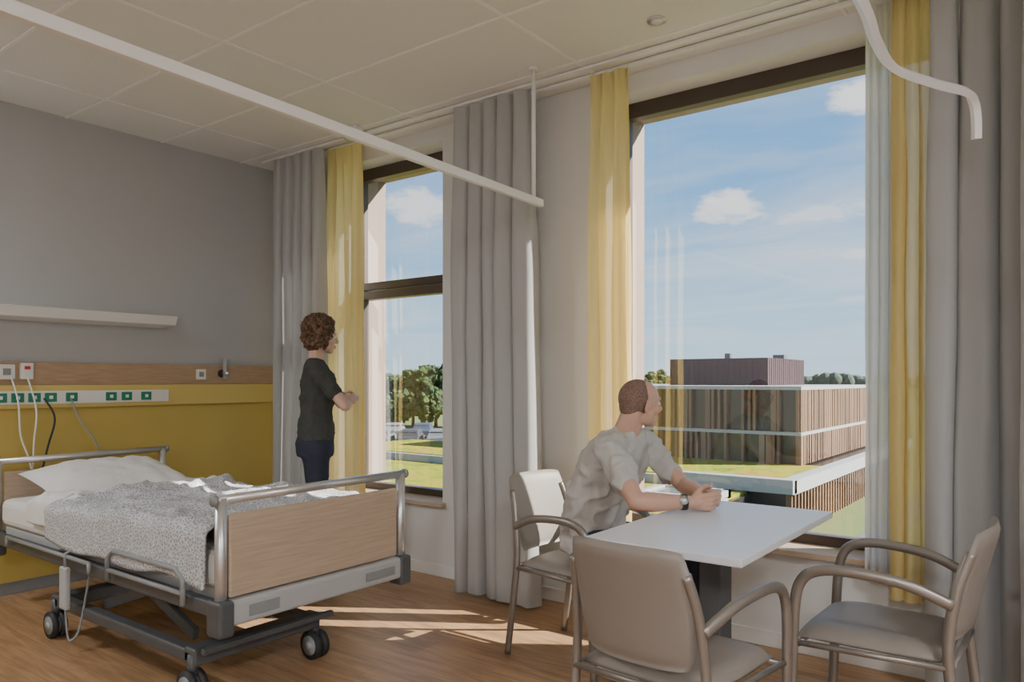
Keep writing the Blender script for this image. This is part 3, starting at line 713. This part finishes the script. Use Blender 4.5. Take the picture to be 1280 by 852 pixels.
# ------------------------------------------------------------------ outdoors
def M_sedum():
    m = bpy.data.materials.new('sedum_roof'); m.use_nodes = True
    nt = m.node_tree; N = nt.nodes; L = nt.links; b = N['Principled BSDF']; b.inputs['Roughness'].default_value = 1.0
    b.inputs['Specular IOR Level'].default_value = 0.1
    tc = N.new('ShaderNodeTexCoord')
    n1 = N.new('ShaderNodeTexNoise'); n1.inputs['Scale'].default_value = 0.45; n1.inputs['Detail'].default_value = 6; n1.inputs['Roughness'].default_value = 0.7
    n2 = N.new('ShaderNodeTexNoise'); n2.inputs['Scale'].default_value = 3.5; n2.inputs['Detail'].default_value = 6; n2.inputs['Roughness'].default_value = 0.7
    L.new(tc.outputs['Object'], n1.inputs['Vector']); L.new(tc.outputs['Object'], n2.inputs['Vector'])
    r = N.new('ShaderNodeValToRGB'); e = r.color_ramp.elements
    e[0].position = 0.36; e[0].color = (0.19, 0.075, 0.025, 1); e[1].position = 0.62; e[1].color = (0.075, 0.12, 0.012, 1)
    for p_, c_ in ((0.44, (0.27, 0.16, 0.03, 1)), (0.50, (0.24, 0.24, 0.02, 1)), (0.56, (0.13, 0.18, 0.015, 1))):
        q = e.new(p_); q.color = c_
    ad = N.new('ShaderNodeMath'); ad.operation = 'MULTIPLY_ADD'; ad.inputs[1].default_value = 0.55
    sb = N.new('ShaderNodeMath'); sb.operation = 'MULTIPLY'; sb.inputs[1].default_value = 0.45
    L.new(n2.outputs[0], sb.inputs[0]); L.new(n1.outputs[0], ad.inputs[0]); L.new(sb.outputs[0], ad.inputs[2])
    L.new(ad.outputs[0], r.inputs[0]); L.new(r.outputs[0], b.inputs['Base Color'])
    return m
m_fin = M('timber_fins', (0.22, 0.125, 0.068), 0.7, c2=(0.13, 0.072, 0.038), scale=0.8, stretch=(1, 1, .2))
m_fdark = M('facade_glass_dark', (0.025, 0.022, 0.021), 0.25, var=0.2, scale=0.7)
m_maroon = M('maroon_cladding', (0.038, 0.010, 0.017), 0.7, var=0.08, scale=2)
m_coping = M('white_coping', (0.30, 0.31, 0.32), 0.5, var=0.03)
m_sedum = M_sedum()
m_grass = M('lawn', (0.06, 0.12, 0.016), 0.95, c2=(0.12, 0.135, 0.035), scale=0.03, detail=8)
m_asph = M('asphalt', (0.10, 0.10, 0.105), 0.9, var=0.1, scale=0.3)
m_leaf = M('foliage', (0.040, 0.085, 0.014), 0.9, c2=(0.008, 0.022, 0.005), scale=2.2, detail=9, bump=1.0, bscale=5)
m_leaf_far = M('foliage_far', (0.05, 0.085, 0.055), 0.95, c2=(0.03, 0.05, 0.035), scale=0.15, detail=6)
m_trunk = M('bark', (0.08, 0.055, 0.04), 0.9)
m_sky_glass = M('rooflight_glass', (0.10, 0.13, 0.15), 0.15, var=0.02)
GZ = -4.2
box('lawn_ground', (-1500, -200, GZ - 1), (1500, 2500, GZ), m_grass)
boxes('car_park_ground', [((-90, 35, GZ), (-34, 54, GZ + 0.05)), ((-6.2, 24, GZ), (-5.0, 300, GZ + 0.04))], m_asph)
g = G('neighbouring_building', (-18, 40, GZ))
AX0, AX1, AY0, AY1 = -26.5, -9.5, 33.0, 48.0
box('core', (AX0, AY0 + .3, -2.5), (AX1 - .3, AY1, 0.9), m_fdark, g)
boxes('floor_bands', [((AX0, AY0, 0.86), (AX1, AY1, 1.02)), ((AX0, AY0, -1.10), (AX1, AY1, -0.96))], m_coping, g)
L = []; rnd = random.Random(3)
for z0, z1 in ((-2.36, -1.10), (-0.96, 0.86)):
    x = AX0 + .1
    while x < AX1 - .2:
        L.append(((x, AY0 + .02, z0), (x + rnd.choice((.12, .12, .24)), AY0 + 0.26, z1)))
        x += rnd.choice((0.22, 0.26, 0.30, 0.30, 0.8))
    y = AY0 + .1
    while y < AY1:
        L.append(((AX1 - 0.26, y, z0), (AX1 - 0.02, y + 0.14, z1))); y += rnd.choice((0.24, 0.24, 0.34))
boxes('timber_fins', L, m_fin, g)
box('plant_room', (-17.9, 38, 0.95), (-12.6, 44.3, 2.42), m_maroon, g)
L = []
x = -17.9
while x < -12.6: L.append(((x, 37.97, .95), (x + .08, 38, 2.42))); x += .32
y = 38
while y < 44.3: L.append(((-12.6, y, .95), (-12.57, y + .08, 2.42))); y += .32
boxes('plant_room_ribs', L, m_maroon, g)
boxes('roof_vents', [((-15.6, 40, 2.42), (-15.3, 40.3, 2.75)), ((-13.3, 41, 2.42), (-12.7, 41.6, 2.65))], m_dgrey, g)
boxes('lower_block', [((-33, 27, GZ), (-8.3, 50, -2.45)), ((-75, 4.5, GZ), (-9.5, 27, -2.85)), ((-75, 27, GZ), (-33, 30.5, -2.85))], m_fdark, g)
boxes('sedum', [((-33, 27.2, -2.45), (-8.5, 33.4, -2.36)), ((-75, 4.5, -2.85), (-9.7, 27, -2.74)), ((-75, 27, -2.85), (-33, 30.3, -2.74))], m_sedum, g)
boxes('coping', [((-8.5, 27, -2.75), (-8.0, 50, -2.25)), ((-12.2, 26.8, -2.72), (-8.0, 27.3, -2.22)), ((-33.2, 26.9, -2.74), (-12.2, 27.2, -2.40)),
                 ((-9.8, 4.5, -3.2), (-9.4, 24.4, -2.66)), ((-75, 30.2, -3), (-33, 30.5, -2.62))], m_coping, g)
boxes('roof_light_frame', [((-12.3, 23.2, -2.8), (-9.7, 23.45, -2.52)), ((-12.3, 25.2, -2.8), (-9.7, 25.45, -2.52)), ((-12.3, 23.2, -2.8), (-12.05, 25.45, -2.52)), ((-9.95, 23.2, -2.8), (-9.7, 25.45, -2.52))], m_coping, g)
box('roof_light_glass', (-12.1, 23.4, -2.8), (-9.9, 25.25, -2.6), m_sky_glass, g)
L = []; y = 27
while y < 50:
    L.append(((-8.3, y, GZ), (-8.1, y + .12, -2.75))); y += .40
boxes('lower_fins', L, m_fin, g)

def tree(name, x, y, h, r, seed, mat=m_leaf, n=190):
    g = G(name, (x, y, GZ)); rd = random.Random(seed)
    tube('trunk', [(x, y, GZ), (x + .2, y, GZ + h * .5)], [h * .03, h * .015], m_trunk, g, seg=8)
    bm = bmesh.new()
    for i in range(n):
        th = rd.uniform(0, 2 * pi); ph = rd.uniform(-1.2, 1.5); k = rd.uniform(.6, 1) * (0.85 + .3 * noise.noise(Vector((th * 1.5, ph * 2, seed))))
        c = Vector((x + math.cos(th) * math.cos(ph) * r * k, y + math.sin(th) * math.cos(ph) * r * k, GZ + h * .55 + math.sin(ph) * h * .43 * k))
        bmesh.ops.create_icosphere(bm, subdivisions=2, radius=rd.uniform(.08, .20) * r, matrix=Matrix.Translation(c))
    for v in bm.verts: v.co += Vector((noise.noise(v.co * 2.6), noise.noise(v.co * 2.6 + Vector((5, 0, 0))), noise.noise(v.co * 2.6 + Vector((0, 7, 0))))) * 0.13 * r
    me = bpy.data.meshes.new('crown'); bm.to_mesh(me); bm.free(); me.materials.append(mat)
    o = bpy.data.objects.new('crown', me); COL.objects.link(o); o.parent = g.e; o.matrix_parent_inverse = g.Mx.inverted()
def at(px, dd):
    t = (px - 640) / 940; u = t * dd; return .7976 * u - .6032 * dd, .6032 * u + .7976 * dd
k = 0
for px, dd, h in ((474, 92, 6.6), (490, 90, 6.4), (505, 96, 6.3), (516, 88, 6.9), (530, 86, 7.5), (545, 90, 7.7), (560, 86, 7.6), (500, 84, 4.6), (536, 82, 5.4), (575, 88, 7.4), (487, 83, 3.6)):
    x, y = at(px, dd); tree('deciduous_tree', x, y, h, 2.6 if h > 6 else 1.9, k); k += 1
for px, dd, h in ((812, 120, 7.0), (824, 124, 7.4), (834, 128, 6.4)):
    x, y = at(px, dd); tree('deciduous_tree', x, y, h, 2.4, k); k += 1
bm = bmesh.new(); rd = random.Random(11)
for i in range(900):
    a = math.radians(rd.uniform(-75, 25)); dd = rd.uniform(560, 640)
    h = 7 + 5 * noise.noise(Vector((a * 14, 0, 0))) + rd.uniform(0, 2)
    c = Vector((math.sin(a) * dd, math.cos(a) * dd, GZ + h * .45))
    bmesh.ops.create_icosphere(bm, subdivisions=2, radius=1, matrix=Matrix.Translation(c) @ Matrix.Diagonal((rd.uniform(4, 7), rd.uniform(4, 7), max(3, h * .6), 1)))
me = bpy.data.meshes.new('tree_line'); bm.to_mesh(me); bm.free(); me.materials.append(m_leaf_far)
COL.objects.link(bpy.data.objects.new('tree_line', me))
def car(x, y, rz, col, i):
    g = G('parked_car', (x, y, GZ + .05), rz); m = M('car_paint_%d' % i, col, 0.5, var=0.02)
    V = []; prof = [(-2.1, .35), (-2.1, .8), (-1.6, .95), (-1.15, 1.4), (.5, 1.42), (1.15, .95), (1.95, .82), (2.1, .5), (2.1, .3)]
    for yy in (-.85, .85): V += [(a, yy * (0.85 if b > 1.2 else 1), b) for a, b in prof]
    n = len(prof); F = [tuple(range(n))[::-1], tuple(range(n, 2 * n))] + [(k, (k + 1) % n, (k + 1) % n + n, k + n) for k in range(n)]
    obj('body', V, F, m, g, False, False, 0.06)
    boxes('glazing', [((-1.1, -.82, .98), (.7, .82, 1.3)), ((-1.38, -.7, 1.0), (.93, .7, 1.28))], m_black, g, 0.05, False)
    tubes('wheels', [([(a, b - .1, .32), (a, b + .1, .32)], .32) for a in (-1.3, 1.3) for b in (-.8, .8)], m_black, g, False, 16)
cols = ((.10, .10, .11), (.03, .03, .05), (.12, .13, .14), (.12, .015, .015), (.16, .16, .17), (.03, .05, .09), (.12, .12, .13), (.04, .04, .04))
i = 0
for row, dd in enumerate((62, 71)):
    for q in range(4):
        x, y = at(478 + q * 36 + row * 15, dd)
        car(x, y, 2.2 + row * .05, cols[i % 8], i); i += 1

# ------------------------------------------------------------------ world
w = bpy.data.worlds.new('sky'); SC.world = w; w.use_nodes = True
nt = w.node_tree; N = nt.nodes; L = nt.links; bg = N['Background']
tc = N.new('ShaderNodeTexCoord'); sep = N.new('ShaderNodeSeparateXYZ'); L.new(tc.outputs['Generated'], sep.inputs[0])
def math_(op, a, b=None, clamp=False):
    m = N.new('ShaderNodeMath'); m.operation = op; m.use_clamp = clamp
    for i, v in enumerate((a, b)):
        if v is None: continue
        if isinstance(v, (int, float)): m.inputs[i].default_value = v
        else: L.new(v, m.inputs[i])
    return m.outputs[0]
ramp = N.new('ShaderNodeValToRGB'); L.new(sep.outputs[2], ramp.inputs[0])
e = ramp.color_ramp.elements
e[0].position = 0.0; e[0].color = (0.62, 0.82, 0.96, 1)
e[1].position = 0.75; e[1].color = (0.07, 0.27, 0.66, 1)
for p_, c_ in ((0.08, (0.42, 0.71, 0.98, 1)), (0.25, (0.18, 0.47, 0.88, 1)), (0.45, (0.105, 0.35, 0.76, 1))):
    q = e.new(p_); q.color = c_
zz = math_('ADD', math_('MAXIMUM', sep.outputs[2], 0.0), 0.10)
cx = math_('DIVIDE', sep.outputs[0], zz); cy = math_('DIVIDE', sep.outputs[1], zz)
cmb = N.new('ShaderNodeCombineXYZ'); L.new(cx, cmb.inputs[0]); L.new(cy, cmb.inputs[1])
mp = N.new('ShaderNodeMapping'); mp.inputs['Scale'].default_value = (0.5, 1.0, 1); mp.inputs['Rotation'].default_value = (0, 0, 0.35); L.new(cmb.outputs[0], mp.inputs[0])
n1 = N.new('ShaderNodeTexNoise'); n1.inputs['Scale'].default_value = 0.95; n1.inputs['Detail'].default_value = 10; n1.inputs['Roughness'].default_value = 0.58; n1.inputs['Distortion'].default_value = 0.7
L.new(mp.outputs[0], n1.inputs['Vector'])
mr = N.new('ShaderNodeMapRange'); mr.inputs[1].default_value = 0.40; mr.inputs[2].default_value = 0.72; mr.inputs[4].default_value = 0.62; L.new(n1.outputs[0], mr.inputs[0])
n2 = N.new('ShaderNodeTexNoise'); n2.inputs['Scale'].default_value = 22; n2.inputs['Detail'].default_value = 9; n2.inputs['Roughness'].default_value = 0.62
mp2 = N.new('ShaderNodeMapping'); mp2.inputs['Scale'].default_value = (1, 1, 2.4); L.new(tc.outputs['Generated'], mp2.inputs[0]); L.new(mp2.outputs[0], n2.inputs['Vector'])
tot = mr.outputs[0]
for c_, r_, st, sq in (((-.375, .971, .232), .070, 1, 2.2), ((-.272, 1.048, .222), .11, .7, 4.5), ((-.234, 1.077, .378), .06, 1, 2), ((-.70, .724, .227), .09, .9, 2), ((-.235, 1.075, .168), .045, .8, 3), ((-.33, 1.0, .158), .06, .45, 4), ((-.66, .76, .36), .10, .5, 3), ((-.24, 1.075, .108), .04, .5, 5)):
    v = Vector(c_).normalized()
    s1 = N.new('ShaderNodeVectorMath'); s1.operation = 'SUBTRACT'; L.new(tc.outputs['Generated'], s1.inputs[0]); s1.inputs[1].default_value = v
    s2 = N.new('ShaderNodeVectorMath'); s2.operation = 'MULTIPLY'; L.new(s1.outputs[0], s2.inputs[0]); s2.inputs[1].default_value = (1, 1, sq)
    s3 = N.new('ShaderNodeVectorMath'); s3.operation = 'LENGTH'; L.new(s2.outputs[0], s3.inputs[0])
    fall = math_('SUBTRACT', 1.0, math_('DIVIDE', s3.outputs['Value'], r_))
    fall = math_('MAXIMUM', fall, 0.0)
    q = math_('SUBTRACT', math_('ADD', math_('MULTIPLY', fall, 0.6), n2.outputs[0]), 0.68)
    q = math_('MULTIPLY', math_('MULTIPLY', q, 4.0, True), st)
    q = math_('MULTIPLY', q, math_('MULTIPLY', fall, 3.0, True))
    tot = math_('MAXIMUM', tot, q)
up = math_('MULTIPLY', math_('ADD', sep.outputs[2], 0.0), 12.0, True)
tot = math_('MULTIPLY', tot, up)
mx = N.new('ShaderNodeMix'); mx.data_type = 'RGBA'; L.new(tot, mx.inputs[0]); L.new(ramp.outputs[0], mx.inputs[6]); mx.inputs[7].default_value = (0.98, 1.0, 1.04, 1)
L.new(mx.outputs[2], bg.inputs[0]); bg.inputs[1].default_value = 1.55

# sun
sd = bpy.data.lights.new('sun', 'SUN'); sd.energy = 30; sd.angle = 0.009; sd.color = (1.0, 0.94, 0.85)
so = bpy.data.objects.new('sun', sd); COL.objects.link(so)
el = math.radians(32); dirv = Vector((-.835 * math.cos(el), -.55 * math.cos(el), -math.sin(el)))
so.rotation_euler = dirv.to_track_quat('-Z', 'Y').to_euler(); so.location = (5, 12, 12)
# added interior fill: unseen area lights just under the ceiling, no fixtures
for i, (lx, ly, pw) in enumerate(((-4.6, -0.3, 52), (0.8, -2.4, 110), (1.6, 0.9, 68))):
    ld = bpy.data.lights.new('fill_light', 'AREA'); ld.shape = 'RECTANGLE'; ld.size = 0.5; ld.size_y = 0.5; ld.energy = pw; ld.color = (0.97, 0.98, 1.0)
    lo = bpy.data.objects.new('fill_light', ld); COL.objects.link(lo); lo.location = (lx, ly, H - 0.02)

# ------------------------------------------------------------------ camera
cd = bpy.data.cameras.new('camera'); cd.sensor_width = 36; cd.lens = 36 * 940 / 1280; cd.shift_y = 49 / 1280; cd.clip_end = 5000; cd.clip_start = 0.05
co = bpy.data.objects.new('camera', cd); COL.objects.link(co); co.location = (0, 0, 1.28); co.rotation_euler = (pi / 2, 0, math.radians(37.1))
SC.camera = co
